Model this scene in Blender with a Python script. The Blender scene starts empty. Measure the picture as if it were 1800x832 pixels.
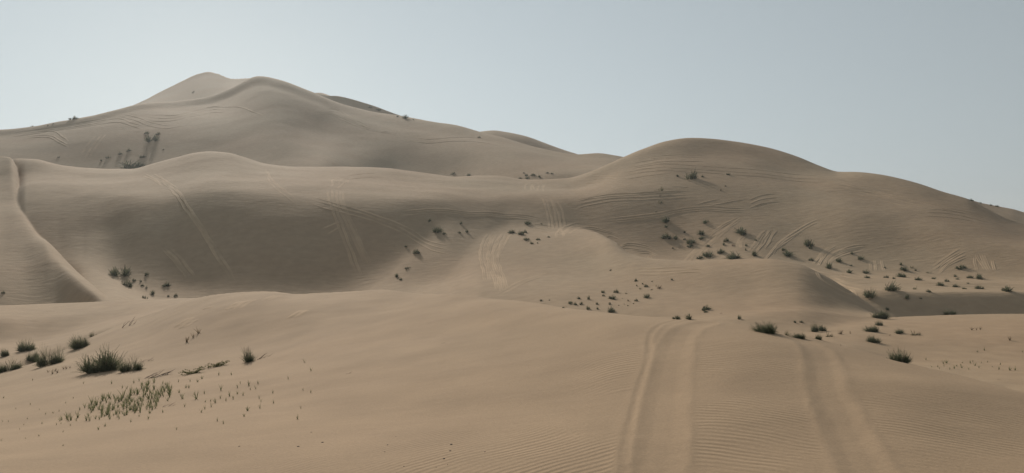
import bpy, math, random
import numpy as np
from mathutils import Vector, Matrix

# ------------------------------------------------------------------ camera, sky, sun, exposure
F, CX, CY = 1300.0, 900.0, 416.0          # focal length and centre in photo pixels (1800 x 832)
SUN_AZ, SUN_EL = math.radians(-23), math.radians(25)      # azimuth from the view direction (+Y), left is negative
scene = bpy.context.scene
cam_data = bpy.data.cameras.new('camera')
cam = bpy.data.objects.new('camera', cam_data)
scene.collection.objects.link(cam)
cam.location = (0, 0, 0)
cam.rotation_euler = (math.radians(90), 0, 0)
cam_data.sensor_width = 36.0
cam_data.lens = 36.0 * F / 1800.0
cam_data.clip_start = 0.1
cam_data.clip_end = 20000
scene.camera = cam

world = bpy.data.worlds.new('World'); scene.world = world; world.use_nodes = True
nt = world.node_tree
bgn = nt.nodes['Background']
sky = nt.nodes.new('ShaderNodeTexSky'); sky.sky_type = 'NISHITA'; sky.sun_disc = False
sky.sun_elevation = SUN_EL
sky.sun_rotation = SUN_AZ
sky.air_density = 1.6; sky.dust_density = 0.1; sky.ozone_density = 1.5; sky.altitude = 0
hsv = nt.nodes.new('ShaderNodeHueSaturation'); hsv.inputs['Saturation'].default_value = 0.42
tcw = nt.nodes.new('ShaderNodeTexCoord'); lift = nt.nodes.new('ShaderNodeVectorMath'); lift.operation = 'ADD'; lift.inputs[1].default_value = (0, 0, 0.30)
nrm = nt.nodes.new('ShaderNodeVectorMath'); nrm.operation = 'NORMALIZE'
nt.links.new(tcw.outputs['Generated'], lift.inputs[0]); nt.links.new(lift.outputs[0], nrm.inputs[0]); nt.links.new(nrm.outputs[0], sky.inputs['Vector'])
nt.links.new(sky.outputs[0], hsv.inputs['Color'])
tin = nt.nodes.new('ShaderNodeMix'); tin.data_type = 'RGBA'; tin.blend_type = 'MULTIPLY'; tin.inputs['Factor'].default_value = 1
tin.inputs['B'].default_value = (1.005, 1.03, 0.98, 1)             # dust takes a little of the blue
nt.links.new(hsv.outputs[0], tin.inputs['A']); nt.links.new(tin.outputs['Result'], bgn.inputs['Color'])
bgn.inputs['Strength'].default_value = 0.102

sun_data = bpy.data.lights.new('sun', 'SUN'); sun_data.energy = 3.9
sun_data.angle = math.radians(2.0); sun_data.color = (1.0, 0.915, 0.80)
sun = bpy.data.objects.new('sun', sun_data); scene.collection.objects.link(sun)
sdir = Vector((math.sin(SUN_AZ) * math.cos(SUN_EL), math.cos(SUN_AZ) * math.cos(SUN_EL), math.sin(SUN_EL)))
sun.rotation_euler = sdir.to_track_quat('Z', 'Y').to_euler()
sun.location = sdir * 50

vs = scene.view_settings
vs.view_transform = 'Standard'; vs.look = 'None'; vs.exposure = 0.0; vs.gamma = 1.0
vs.use_curve_mapping = False
C = scene.collection
rng = np.random.default_rng(7)
random.seed(7)

# ------------------------------------------------------------------ helpers: monotone cubic interpolation, noise
def pchip(x, y, q):
    x = np.asarray(x, float); y = np.asarray(y, float)
    h = np.diff(x); dl = np.diff(y) / h
    n = len(x); m = np.zeros(n)
    if n > 2:
        w1 = 2 * h[1:] + h[:-1]; w2 = h[1:] + 2 * h[:-1]
        ok = dl[:-1] * dl[1:] > 0
        with np.errstate(divide='ignore', invalid='ignore'):
            hm = (w1 + w2) / (w1 / dl[:-1] + w2 / dl[1:])
        m[1:-1] = np.where(ok, hm, 0.0)
    m[0] = dl[0]; m[-1] = dl[-1]
    i = np.clip(np.searchsorted(x, q) - 1, 0, n - 2)
    t = q - x[i]; hh = h[i]; s = t / hh
    lo = q < x[0]; hi = q > x[-1]
    v = y[i] * (1 + 2 * s) * (1 - s) ** 2 + m[i] * t * (1 - s) ** 2 + y[i + 1] * s * s * (3 - 2 * s) + m[i + 1] * hh * s * s * (s - 1)
    return np.where(lo, y[0] + m[0] * (q - x[0]), np.where(hi, y[-1] + m[-1] * (q - x[-1]), v))

_perm = np.random.default_rng(3).permutation(512).astype(np.int64)
_grad = np.random.default_rng(4).uniform(0, 2 * math.pi, 512)
_gx, _gy = np.cos(_grad), np.sin(_grad)
def noise2(x, y):
    xi = np.floor(x).astype(np.int64); yi = np.floor(y).astype(np.int64)
    xf = x - xi; yf = y - yi
    def g(a, b, fx, fy):
        k = _perm[(_perm[(xi + a) & 511] + yi + b) & 511]
        return _gx[k] * fx + _gy[k] * fy
    u = xf * xf * xf * (xf * (xf * 6 - 15) + 10); v = yf * yf * yf * (yf * (yf * 6 - 15) + 10)
    a = g(0, 0, xf, yf); b = g(1, 0, xf - 1, yf); c = g(0, 1, xf, yf - 1); d = g(1, 1, xf - 1, yf - 1)
    return (a + u * (b - a)) * (1 - v) + (c + u * (d - c)) * v

def sstep(a, b, x):
    t = np.clip((x - a) / (b - a), 0, 1); return t * t * (3 - 2 * t)
def smax(a, b, k):
    h = np.clip(0.5 + 0.5 * (a - b) / k, 0, 1); return b + (a - b) * h + k * h * (1 - h)
def smin(a, b, k): return -smax(-a, -b, k)

# ------------------------------------------------------------------ the dunes as one height field
# Every dune is a loft of lines (photo column u, row v, distance d): crest, shoulder, toe.
ULO, UHI = -250.0, 2050.0
def line(pts):                      # (u, v, d)
    p = np.array(pts, float); return p[:, 0], (CY - p[:, 1]) / F * p[:, 2], p[:, 2]
def line_vd(uv, ud):                # row and distance given at different columns
    uv = np.array(uv, float); ud = np.array(ud, float)
    us = np.unique(np.concatenate([uv[:, 0], ud[:, 0]]))
    v = pchip(uv[:, 0], uv[:, 1], np.clip(us, uv[0, 0], uv[-1, 0])); d = pchip(ud[:, 0], ud[:, 1], np.clip(us, ud[0, 0], ud[-1, 0]))
    return us, (CY - v) / F * d, d
FAR = 1.2
def far(l): return l[0], l[1] * FAR, l[2] * FAR
class Loft:
    def __init__(s, lines, front=0.35, back=((0.1, 0.35), (15, 0.35)), mid=None):
        s.lines = lines; s.front = front; s.back = back; s.mid = mid
    def column(s, u, q):
        ds, zs = [], []
        for us, z, d in s.lines:
            uu = min(max(u, us[0]), us[-1])
            zs.append(float(pchip(us, z, np.array([uu]))[0])); ds.append(float(pchip(us, d, np.array([uu]))[0]))
        for k in range(1, len(ds)):
            if ds[k] < ds[k - 1] + 0.3: ds[k] = ds[k - 1] + 0.3
        d, z = ds[-1], zs[-1]
        if s.mid:                                    # straight face right up to the crest
            ds.insert(-1, ds[-2] + (d - ds[-2]) * s.mid); zs.insert(-1, zs[-2] + (z - zs[-2]) * s.mid)
        for step, sl in s.back:
            st = step * d if step < 1 else step
            d += st; z -= st * sl; ds.append(d); zs.append(z)
        if s.front is not None:
            ds.insert(0, ds[0] - 6); zs.insert(0, zs[0] - 6 * s.front)
        r = pchip(ds, zs, q)
        return r

A_CREST_V = [(-200,720),(0,655),(67,635),(115,614),(173,587),(250,556.5),(300,538),(330,528),(370,519),(430,513),(480,513),(520,518),(560,516),(620,513),(680,511),(720,516),(760,519),(800,519),(850,524),(900,530),(1000,543),(1100,553),(1180,559),(1250,566),(1330,577),(1420,593),(1500,612),(1600,640),(1700,666),(1800,694),(2050,780)]
A_CREST_D = [(-200,20),(0,24),(120,27),(240,30),(330,28.5),(430,27),(600,25.5),(700,24),(800,20.5),(900,18),(1000,15.5),(1100,13.4),(1200,12),(1300,11.2),(1420,10.6),(1500,10.1),(1600,9.5),(1700,8.8),(1800,8.1),(2050,7)]
u0 = np.array([-250., 2050.])
A = Loft([
    (u0, np.array([-1.75, -1.72]), np.array([1.5, 1.5])),
    line([(-200,832,7),(240,832,6.5),(600,832,5.8),(900,832,5.5),(1300,832,5.3),(1800,832,5.2),(2050,832,5.15)]),
    line([(-200,760,12),(0,745,11.5),(240,700,12.5),(600,700,10),(900,700,8.5),(1300,700,7.2),(1550,720,6.7),(1800,762,6.2),(2050,810,5.7)]),
    line([(-200,735,16),(0,690,17),(240,635,18.5),(400,620,18),(600,600,16),(900,600,12.5),(1150,615,9.6),(1300,640,8.4),(1550,665,7.7),(1800,722,6.9),(2050,795,6.1)]),
    line([(-200,725,18),(0,668,21),(120,625,24),(240,578,26),(330,548,25),(430,532,24),(600,528,23),(700,525,22),(900,542,16),(1150,568,11.5),(1300,590,10),(1550,640,8.8),(1800,702,7.5),(2050,785,6.5)]),
    line_vd(A_CREST_V, A_CREST_D)], front=None, back=((0.03, 0.25), (0.08, 0.40), (15, 0.40)))
B2 = Loft([
    line([(-200,690,30),(0,643,32),(100,612,36),(200,574,40),(300,550,44),(450,560,44),(1000,700,44)]),
    line([(-200,630,40),(0,604,41),(60,599,42),(100,590,43),(200,562,46),(300,543,47),(450,550,47),(1000,680,47)]),
    line([(-200,565,45),(0,561,46),(60,560,47.5),(100,557,48),(200,545,50),(300,535,50),(450,540,50),(1000,660,50)]),
    line([(-200,541,53),(0,537,55),(100,533,56),(200,529,55),(300,526,54),(330,525,54),(450,534,54),(600,550,54),(1000,640,54)])],
    back=((0.04, 0.3), (0.1, 0.45), (15, 0.35)))
B = Loft([
    line([(700,800,22),(1100,720,22),(1400,720,20),(1600,740,20),(1800,760,19),(2050,770,19)]),
    line([(700,760,28),(1100,660,28),(1400,640,28),(1600,665,27),(1700,690,25.5),(1800,695,25.5),(2050,700,25)]),
    line([(700,720,36),(1100,625,36),(1400,605,38),(1450,607,37),(1600,632,35),(1700,628,35.5),(1800,627,35.5),(2050,630,35)]),
    line([(700,700,42),(1100,612,42),(1400,585,44),(1520,583,43),(1600,588,42),(1700,587,42),(1800,585,42),(2050,585,42)]),
    line([(700,680,47),(1100,605,47),(1250,590,48),(1380,571,50),(1450,566,51),(1520,562,52),(1600,556,54),(1700,554,54),(1800,553,54),(2050,555,54)])],
    back=((0.03, 0.25), (0.1, 0.45), (15, 0.35)))
Cc = Loft([
    line([(500,700,60),(700,620,62),(800,550,63),(850,537,63),(1000,553,57),(1150,565,52),(1300,572,48),(1400,570,49),(1480,562,53),(1545,560,56),(1620,640,58),(1800,680,60)]),
    line([(500,680,70),(700,590,78),(800,500,81),(850,473,83),(930,470,82),(1000,480,77),(1150,510,64),(1300,520,58),(1400,515,57),(1480,530,58),(1545,554,58.5),(1620,630,62),(1800,680,64)]),
    line_vd([(500,660),(700,560),(760,500),(800,455),(850,418),(890,406),(930,402),(1000,401),(1040,405),(1070,420),(1110,447),(1150,455),(1200,457.5),(1250,457),(1300,456),(1350,455),(1400,463),(1450,485),(1500,517),(1545,549),(1620,620),(1800,680)],
            [(500,95),(800,105),(850,110),(930,113),(1000,112),(1040,106),(1070,94),(1110,82),(1150,78),(1200,75),(1300,71),(1400,67),(1450,65),(1500,62.5),(1545,60),(1620,64),(1800,66)])],
    back=((0.02, 0.1), (0.06, 0.35), (20, 0.35)))
C2 = Loft([
    line([(1300,700,60),(1400,640,60),(1480,562,62),(1560,553,62),(1700,551,62),(1800,552,62),(2050,555,62)]),
    line([(1300,640,69),(1400,570,69),(1480,515,68),(1560,511,66),(1650,512,65.5),(1800,514,65.5),(2050,516,65.5)]),
    line([(1300,600,76),(1400,540,76),(1480,497,75),(1560,500,74),(1800,503,74),(2050,505,74)])],
    back=((10, 0.03), (20, 0.2)))
D = Loft([
    line([(-200,620,54),(110,620,54),(150,580,55),(200,550,56),(300,590,58),(400,605,60),(500,605,60),(600,590,62),(700,550,66),(800,532,68),(850,532,70),(950,540,74),(1100,600,70),(2050,600,60)]),
    line([(-200,575,70),(110,575,70),(150,530,69),(200,526,67),(250,545,66),(300,560,66),(400,570,68),(500,570,68),(600,560,70),(700,520,77),(760,500,81),(800,487,83),(850,470,87),(900,455,92),(1000,440,98),(1100,456,95),(1200,466,92),(1300,462,88),(1400,472,84),(1480,486,80),(1560,492,78),(1700,502,74),(1800,504,72),(2050,512,68)]),
    line([(-200,500,92),(-30,500,92),(10,458,92),(100,455,92),(150,463,89),(200,490,85),(250,518,80),(300,535,78),(400,545,77),(500,545,77),(600,534,79),(680,489,86),(740,438,95),(800,409,101),(850,404,105),(900,403,108),(1000,412,108),(1100,445,100),(1200,456,96),(1300,452,92),(1400,465,88),(1480,480,84),(1560,487,82),(1700,497,78),(1800,499,76),(2050,506,72)]),
    line([(-200,372,121),(-30,374,121),(10,360,121),(30,348,121),(46,337,121),(100,334,121),(150,336.5,119),(200,340,116),(280,344,112),(370,334,112),(450,338,111),(600,345,111),(700,349,112),(760,351,114),(850,352,121),(940,348,125),(1000,348,124),(1100,342,122),(1200,325,125),(1300,322,125),(1400,342,118),(1500,367,107),(1600,391,100),(1700,414,93),(1800,433,88),(2050,452,82)]),
    line([(-200,345,141),(-30,345,141),(10,331,141),(30,319,141),(46,310,141),(60,309,141),(100,309,141),(150,313.5,138),(230,317,132),(300,311,130),(370,304,129),(450,314,127),(600,319,128),(760,329,130),(850,330,136),(940,330,139),(1000,331,138),(1100,300,142),(1200,275,147),(1300,277,146),(1400,303,137),(1500,326,123),(1600,350,113),(1700,381,105),(1800,413,99),(2050,462,90)]),
    line_vd([(-200,310),(-30,305),(10,288),(30,279),(60,280.5),(100,290),(150,296),(230,298),(270,288),(310,278),(345,270),(370,268),(400,271),(430,280),(470,292),(520,297),(600,297),(680,299),(720,304),(760,309),(800,313),(840,311),(880,312),(920,316),(940,316),(990,314),(1040,302),(1093,278),(1130,262),(1170,250),(1210,245),(1250,246),(1300,251),(1350,261),(1400,277),(1440,293),(1475,303),(1500,302),(1540,306),(1580,314),(1627,327),(1660,338),(1701,351),(1730,366),(1770,387),(1800,397),(2050,470)],
            [(-200,165),(60,160),(120,160),(200,164),(370,162),(600,168),(850,168),(940,160),(1040,154),(1100,160),(1200,166),(1300,167),(1400,158),(1480,146),(1600,131),(1700,121),(1800,112),(2050,102)])],
    front=0.4, back=((0.03, 0.12), (0.08, 0.35), (30, 0.42)))
G = Loft([                                           # lit flank with the sharp ridge, in front of the shaded face
    line([(-200,539,70),(0,539,70),(60,545,70),(100,550,69),(140,555,66),(190,560,61),(230,580,57),(300,650,57),(450,820,57)]),
    line([(-200,373,105),(0,384,105),(25,386,104),(45,394,101),(60,408,96),(80,431,88),(100,457,82),(140,494,73),(190,538,64),(230,572,60),(300,646,58.5),(450,820,58.5)]),
    line([(-200,333,122),(0,342.5,122),(42,344,122),(49,351,118),(60,398,102),(80,421,93),(100,448,86),(140,485,77),(190,530,66.5),(230,566,62),(300,643,59.3),(450,820,59.3)]),
    line_vd([(-200,262),(0,274.5),(28,276.5),(42,279.5),(46,303),(49,338),(60,385),(80,418),(100,440),(140,480),(190,525),(230,560),(300,640),(450,820)],
            [(-200,175),(0,152),(28,149),(42,148),(46,138),(49,125),(60,108),(80,97),(100,90),(140,80),(190,69),(230,64),(300,60),(450,60)])],
    back=((0.006, 0.35), (0.08, 0.55), (15, 0.45)), mid=0.97)
E1 = Loft([
    far(line([(-200,330,176),(280,335,172),(400,335,165),(560,330,160),(640,345,174),(700,350,182),(800,350,178),(900,340,165),(1093,325,160),(1300,420,160)])),
    far(line([(-200,285,195),(0,283,195),(150,286,195),(280,284,193),(380,290,189),(480,295,179),(560,297,176),(620,297,190),(700,298,203),(760,302,200),(800,305,195),(900,308,178),(1000,306,172),(1093,300,172),(1300,400,172)])),
    far(line([(-200,258,212),(0,255,213),(150,245,215),(280,225,227),(380,220,230),(454,215,226),(500,222,221),(540,232,223),(580,241,225),(640,249,225),(720,254,224),(800,262,214),(900,275,200),(1000,288,190),(1093,290,188),(1300,390,188)])),
    far(line([(-200,244,226),(0,240,227),(150,218,238),(249,195,258),(363,185,278),(404,172,284),(454,152,280),(490,159,272),(545,178,268),(600,200,262),(650,214,255),(700,226,246),(800,241,234),(900,258,218),(1000,277,205),(1093,282,200),(1300,385,200)])),
    far(line_vd([(-200,236),(0,229),(60,223),(100,215),(150,207),(202,195),(249,184),(303,180),(363,172),(404,157),(454,136),(490,143),(545,163),(600,185),(650,198),(700,206),(770,218),(800,222),(850,236),(880,243),(950,262),(1015,272),(1050,270),(1080,274),(1100,278),(1200,310),(1400,400)],
            [(-200,236),(0,238),(100,246),(150,251),(202,262),(249,276),(303,290),(454,305),(545,300),(650,290),(700,285),(800,268),(880,250),(950,232),(1015,215),(1400,215)]))],
    back=((0.03, 0.3), (15, 0.4)))
E2 = Loft([
    far(line_vd([(-200,300),(60,255),(150,232),(205,218),(300,206),(365,192),(405,188),(440,186),(470,195),(500,222),(545,215),(650,235),(750,260),(830,285),(1000,340),(1200,450)], [(-200,300),(1000,300)])),
    far(line_vd([(-200,280),(60,230),(100,216.5),(150,206),(190,199.5),(205,196.5),(240,183),(280,163),(320,143),(350,130),(365,127),(380,129.5),(405,138.5),(440,138),(460,141),(480,152),(500,164),(515,164),(545,161.5),(600,170),(650,184),(700,202),(750,217),(790,225),(840,250),(1000,320),(1200,430)], [(-200,350),(205,390),(365,415),(450,385),(545,345),(1000,330)]))],
    back=((0.02, 0.4), (15, 0.45)), mid=0.93)
E3 = Loft([
    far(line_vd([(700,300),(800,275),(868,262),(960,280),(1015,292),(1100,330),(1300,450)], [(700,252),(1100,235)])),
    far(line_vd([(700,280),(800,248),(840,234),(868,231.5),(890,234),(920,240),(960,254),(1000,268),(1015,272.5),(1050,290),(1100,320),(1300,440)], [(700,285),(868,282),(1100,260)]))],
    back=((0.03, 0.3), (15, 0.4)))
FR = Loft([
    line_vd([(1200,520),(1400,470),(1600,400),(1800,410),(2050,460)], [(1400,165),(2050,150)]),
    line_vd([(1200,480),(1400,420),(1600,352),(1660,349),(1701,351.5),(1728,358),(1754,363),(1780,368),(1800,374),(2050,430)], [(1400,195),(2050,185)])],
    back=((0.03, 0.3), (15, 0.4)))
LAYERS = [(A, 0.15), (B2, 0.5), (B, 0.3), (Cc, 2.6), (C2, 1.0), (D, None), (G, 0.15), (E1, None), (E2, 1.0), (E3, 1.0), (FR, 1.0)]

du = 2.1
uv_cols = np.arange(-70, 1870.1, du)
az_vis = np.arctan((uv_cols - CX) / F)
left = az_vis[0] - np.cumsum(np.geomspace(0.0022, 0.12, 60)); left = left[left > -math.pi]
right = -left[::-1]
right = az_vis[-1] + (np.cumsum(np.geomspace(0.0022, 0.12, 60))); right = right[right < left[-1] + 2 * math.pi - 0.03]
AZ = np.concatenate([left[::-1], az_vis, right])
def rows():
    r = [0.6]
    def go(to, step):
        while r[-1] < to: r.append(r[-1] + step(r[-1]))
    go(3.0, lambda q: 0.2); go(14, lambda q: 0.0085 * q); go(31, lambda q: 0.011 * q); go(56, lambda q: 0.010 * q)
    go(170, lambda q: 0.40); go(420, lambda q: 1.0); go(600, lambda q: 5); go(2400, lambda q: 0.08 * q)
    return np.array(r)
RR = rows()
NC, NR = len(AZ), len(RR)
Ucol = np.where(np.abs(AZ) < 1.2, CX + F * np.tan(np.clip(AZ, -1.2, 1.2)), np.where(AZ < 0, -1e4, 1e4))
Ueff = np.clip(Ucol, ULO, UHI)
AZeff = np.arctan((Ueff - CX) / F)
X = np.sin(AZ)[:, None] * RR[None, :]; Y = np.cos(AZ)[:, None] * RR[None, :]
Z = np.zeros((NC, NR))
GZ = np.stack([G.column(Ueff[i], RR * math.cos(AZeff[i])) for i in range(NC)])       # the ridge's flank, eased where the ridge turns
kern = np.exp(-0.5 * (np.arange(-16, 17) / 6.0) ** 2); kern /= kern.sum()
GB = sum(w * np.roll(GZ, k, axis=0) for w, k in zip(kern, range(-16, 17)))
gw = (sstep(10, 34, Ueff) * (1 - sstep(62, 90, Ueff)))[:, None]
GZ = GZ * (1 - gw) + GB * gw
for i in range(NC):
    q = RR * math.cos(AZeff[i])
    xe = RR * math.sin(AZeff[i])
    base = np.where(q < 60, -9.0, np.where(q < 400, -9.0, -14.0))
    z = A.column(Ueff[i], q)
    z = smax(z, np.maximum(base, -30), 0.3)
    for L, k in LAYERS[1:]:
        zl = GZ[i] if L is G else L.column(Ueff[i], q)
        if L is D:
            k = 1.2
        if L is E1: k = 1.2
        z = smax(z, zl, k)
    Z[i] = z
# beyond the frame: rolling low dunes all round
wback = sstep(math.radians(52), math.radians(85), np.abs(AZ))[:, None]
roll = -1.72 + sstep(4, 60, RR)[None, :] * (6 * noise2(X / 60 + 5.3, Y / 60 + 1.7) - 1.5) + 0 * X
Z = Z * (1 - wback) + roll * wback
# natural unevenness: broad soft swells, growing with the size of the dune they lie on
Rg = RR[None, :] + 0 * X
sw = np.clip(Rg / 100.0, 0.0, 1.2) * (1 - 0.5 * sstep(170, 260, Rg))
Z += sw * 0.30 * noise2(X / 17 + 3.1, Y / 17 - 7.7) + sw * 0.10 * noise2(X / 6.5, Y / 6.5 + 9.2)
nearw = sstep(3, 8, Rg) * (1 - sstep(40, 70, Rg))
Z += nearw * (0.05 * noise2(X / 3.1 + 2.2, Y / 3.1) + 0.015 * noise2(X / 0.9, Y / 0.9 + 4.4))

def grid_z(x, y):
    r = np.hypot(x, y); a = np.arctan2(x, y)
    i = np.clip(np.searchsorted(AZ, a) - 1, 0, NC - 2); j = np.clip(np.searchsorted(RR, r) - 1, 0, NR - 2)
    s = np.clip((a - AZ[i]) / (AZ[i + 1] - AZ[i]), 0, 1); t = np.clip((r - RR[j]) / (RR[j + 1] - RR[j]), 0, 1)
    return (Z[i, j] * (1 - s) + Z[i + 1, j] * s) * (1 - t) + (Z[i, j + 1] * (1 - s) + Z[i + 1, j + 1] * s) * t
def hit(u, v):
    """first point of the dunes met by the ray through photo pixel (u, v)"""
    a = math.atan((u - CX) / F); rr = RR
    zz = grid_z(np.sin(a) * rr, np.cos(a) * rr); q = rr * math.cos(a)
    vv = CY - F * zz / q
    m = np.minimum.accumulate(vv)
    k = np.argmax(vv <= v)
    if vv[k] > v: k = int(np.argmin(vv)); r = rr[k]              # above the skyline: stand on it
    elif k == 0: r = rr[0]
    else:
        t = (vv[k - 1] - v) / max(vv[k - 1] - vv[k], 1e-6); t = min(max(t, 0), 1)
        r = rr[k - 1] + (rr[k] - rr[k - 1]) * t
        if t == 1 or vv[k - 1] - vv[k] > 25: r = rr[k]
    x, y = math.sin(a) * r, math.cos(a) * r
    return x, y, float(grid_z(np.array([x]), np.array([y]))[0])
def normal_at(x, y, e=0.5):
    z = grid_z(np.array([x - e, x + e, x, x]), np.array([y, y, y - e, y + e]))
    return Vector((-(z[1] - z[0]) / (2 * e), -(z[3] - z[2]) / (2 * e), 1)).normalized()

def dist_poly(px, x, y):
    best = np.full(x.shape, 1e9); sd = np.zeros(x.shape)
    for (x0, y0), (x1, y1) in zip(px[:-1], px[1:]):
        dx, dy = x1 - x0, y1 - y0; L2 = dx * dx + dy * dy
        t = np.clip(((x - x0) * dx + (y - y0) * dy) / L2, 0, 1)
        ex, ey = x - x0 - t * dx, y - y0 - t * dy
        d = np.hypot(ex, ey); sg = np.sign(dx * ey - dy * ex)
        m = d < best; best = np.where(m, d, best); sd = np.where(m, sg, sd)
    return best, sd
# the two wheel ruts that run over the near dune (pressed into the sheet itself)
ci = np.where((Ucol > 850) & (Ucol < 1880))[0]; rj = np.where((RR > 2) & (RR < 15))[0]
sx, sy = X[np.ix_(ci, rj)], Y[np.ix_(ci, rj)]
RUTS = [([(1130,900),(1147,832),(1164,757),(1170,698),(1180,640),(1190,605),(1206,580),(1240,568)], 0.225, 0.012, 0.0045),
        ([(1568,900),(1525,832),(1489,760),(1468,714),(1452,677),(1443,630),(1428,608),(1402,594)], 0.195, 0.011, 0.0045),
        ([(1092,850),(1107,750),(1124,680),(1140,625),(1143,590),(1165,570),(1195,562)], 0.06, 0.004, 0.005)]
dz = np.zeros(sx.shape); inrut = np.zeros(sx.shape)
wob = 0.018 * noise2(sx / 0.5, sy / 0.5) + 0.03 * noise2(sx / 0.15, sy / 0.15)
for px, hw, dep, berm in RUTS:
    pts = [hit(*p)[:2] for p in px]
    pts = np.array(pts); 
    tt = np.arange(len(pts)); ts = np.linspace(0, len(pts) - 1, 60)
    pts = np.stack([pchip(tt, pts[:, 0], ts), pchip(tt, pts[:, 1], ts)], 1)
    d, sg = dist_poly([tuple(p) for p in pts], sx, sy); d = d + wob
    dz += -dep * (1 - sstep(hw * 0.3, hw * 1.0, d)) + berm * np.exp(-((d - hw * 1.10) / 0.045) ** 2) * (0.8 + 0.9 * noise2(sx / 0.6, sy / 0.6 + 3))
    inrut = np.maximum(inrut, 1 - sstep(hw * 1.15, hw * 1.5, d))
Z[np.ix_(ci, rj)] += dz
rutmask = np.zeros(Z.shape); rutmask[np.ix_(ci, rj)] = inrut

# wind ripples: phase and strength are carried by the sheet, the material turns them into relief
hx = 0.75 * 0.5 * np.log(np.cosh((X - 1.2) / 0.5)) - 0.10 * X
warp = 0.22 * noise2(X / 1.3, Y / 1.3 + 7) + 0.10 * noise2(X / 0.5 + 3, Y / 0.35) + 0.5 * noise2(X / 5, Y / 5)
PH = 2 * math.pi / 0.088 * (0.85 * Y + hx + warp * 0.55)
RW = (1 - sstep(8.5, 12.5, Rg)) * np.clip(sstep(1.0, 2.2, X + 0.12 * Y - 0.4) + 0.75 * (1 - sstep(6.2, 8.5, Y)) , 0, 1)
RW = RW * np.clip(0.5 + 1.3 * noise2(X / 1.7 + 11, Y / 1.7) + 1.0 * noise2(X / 0.5, Y / 0.4 + 5), 0.05, 1.2) * (1 - rutmask)

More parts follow.
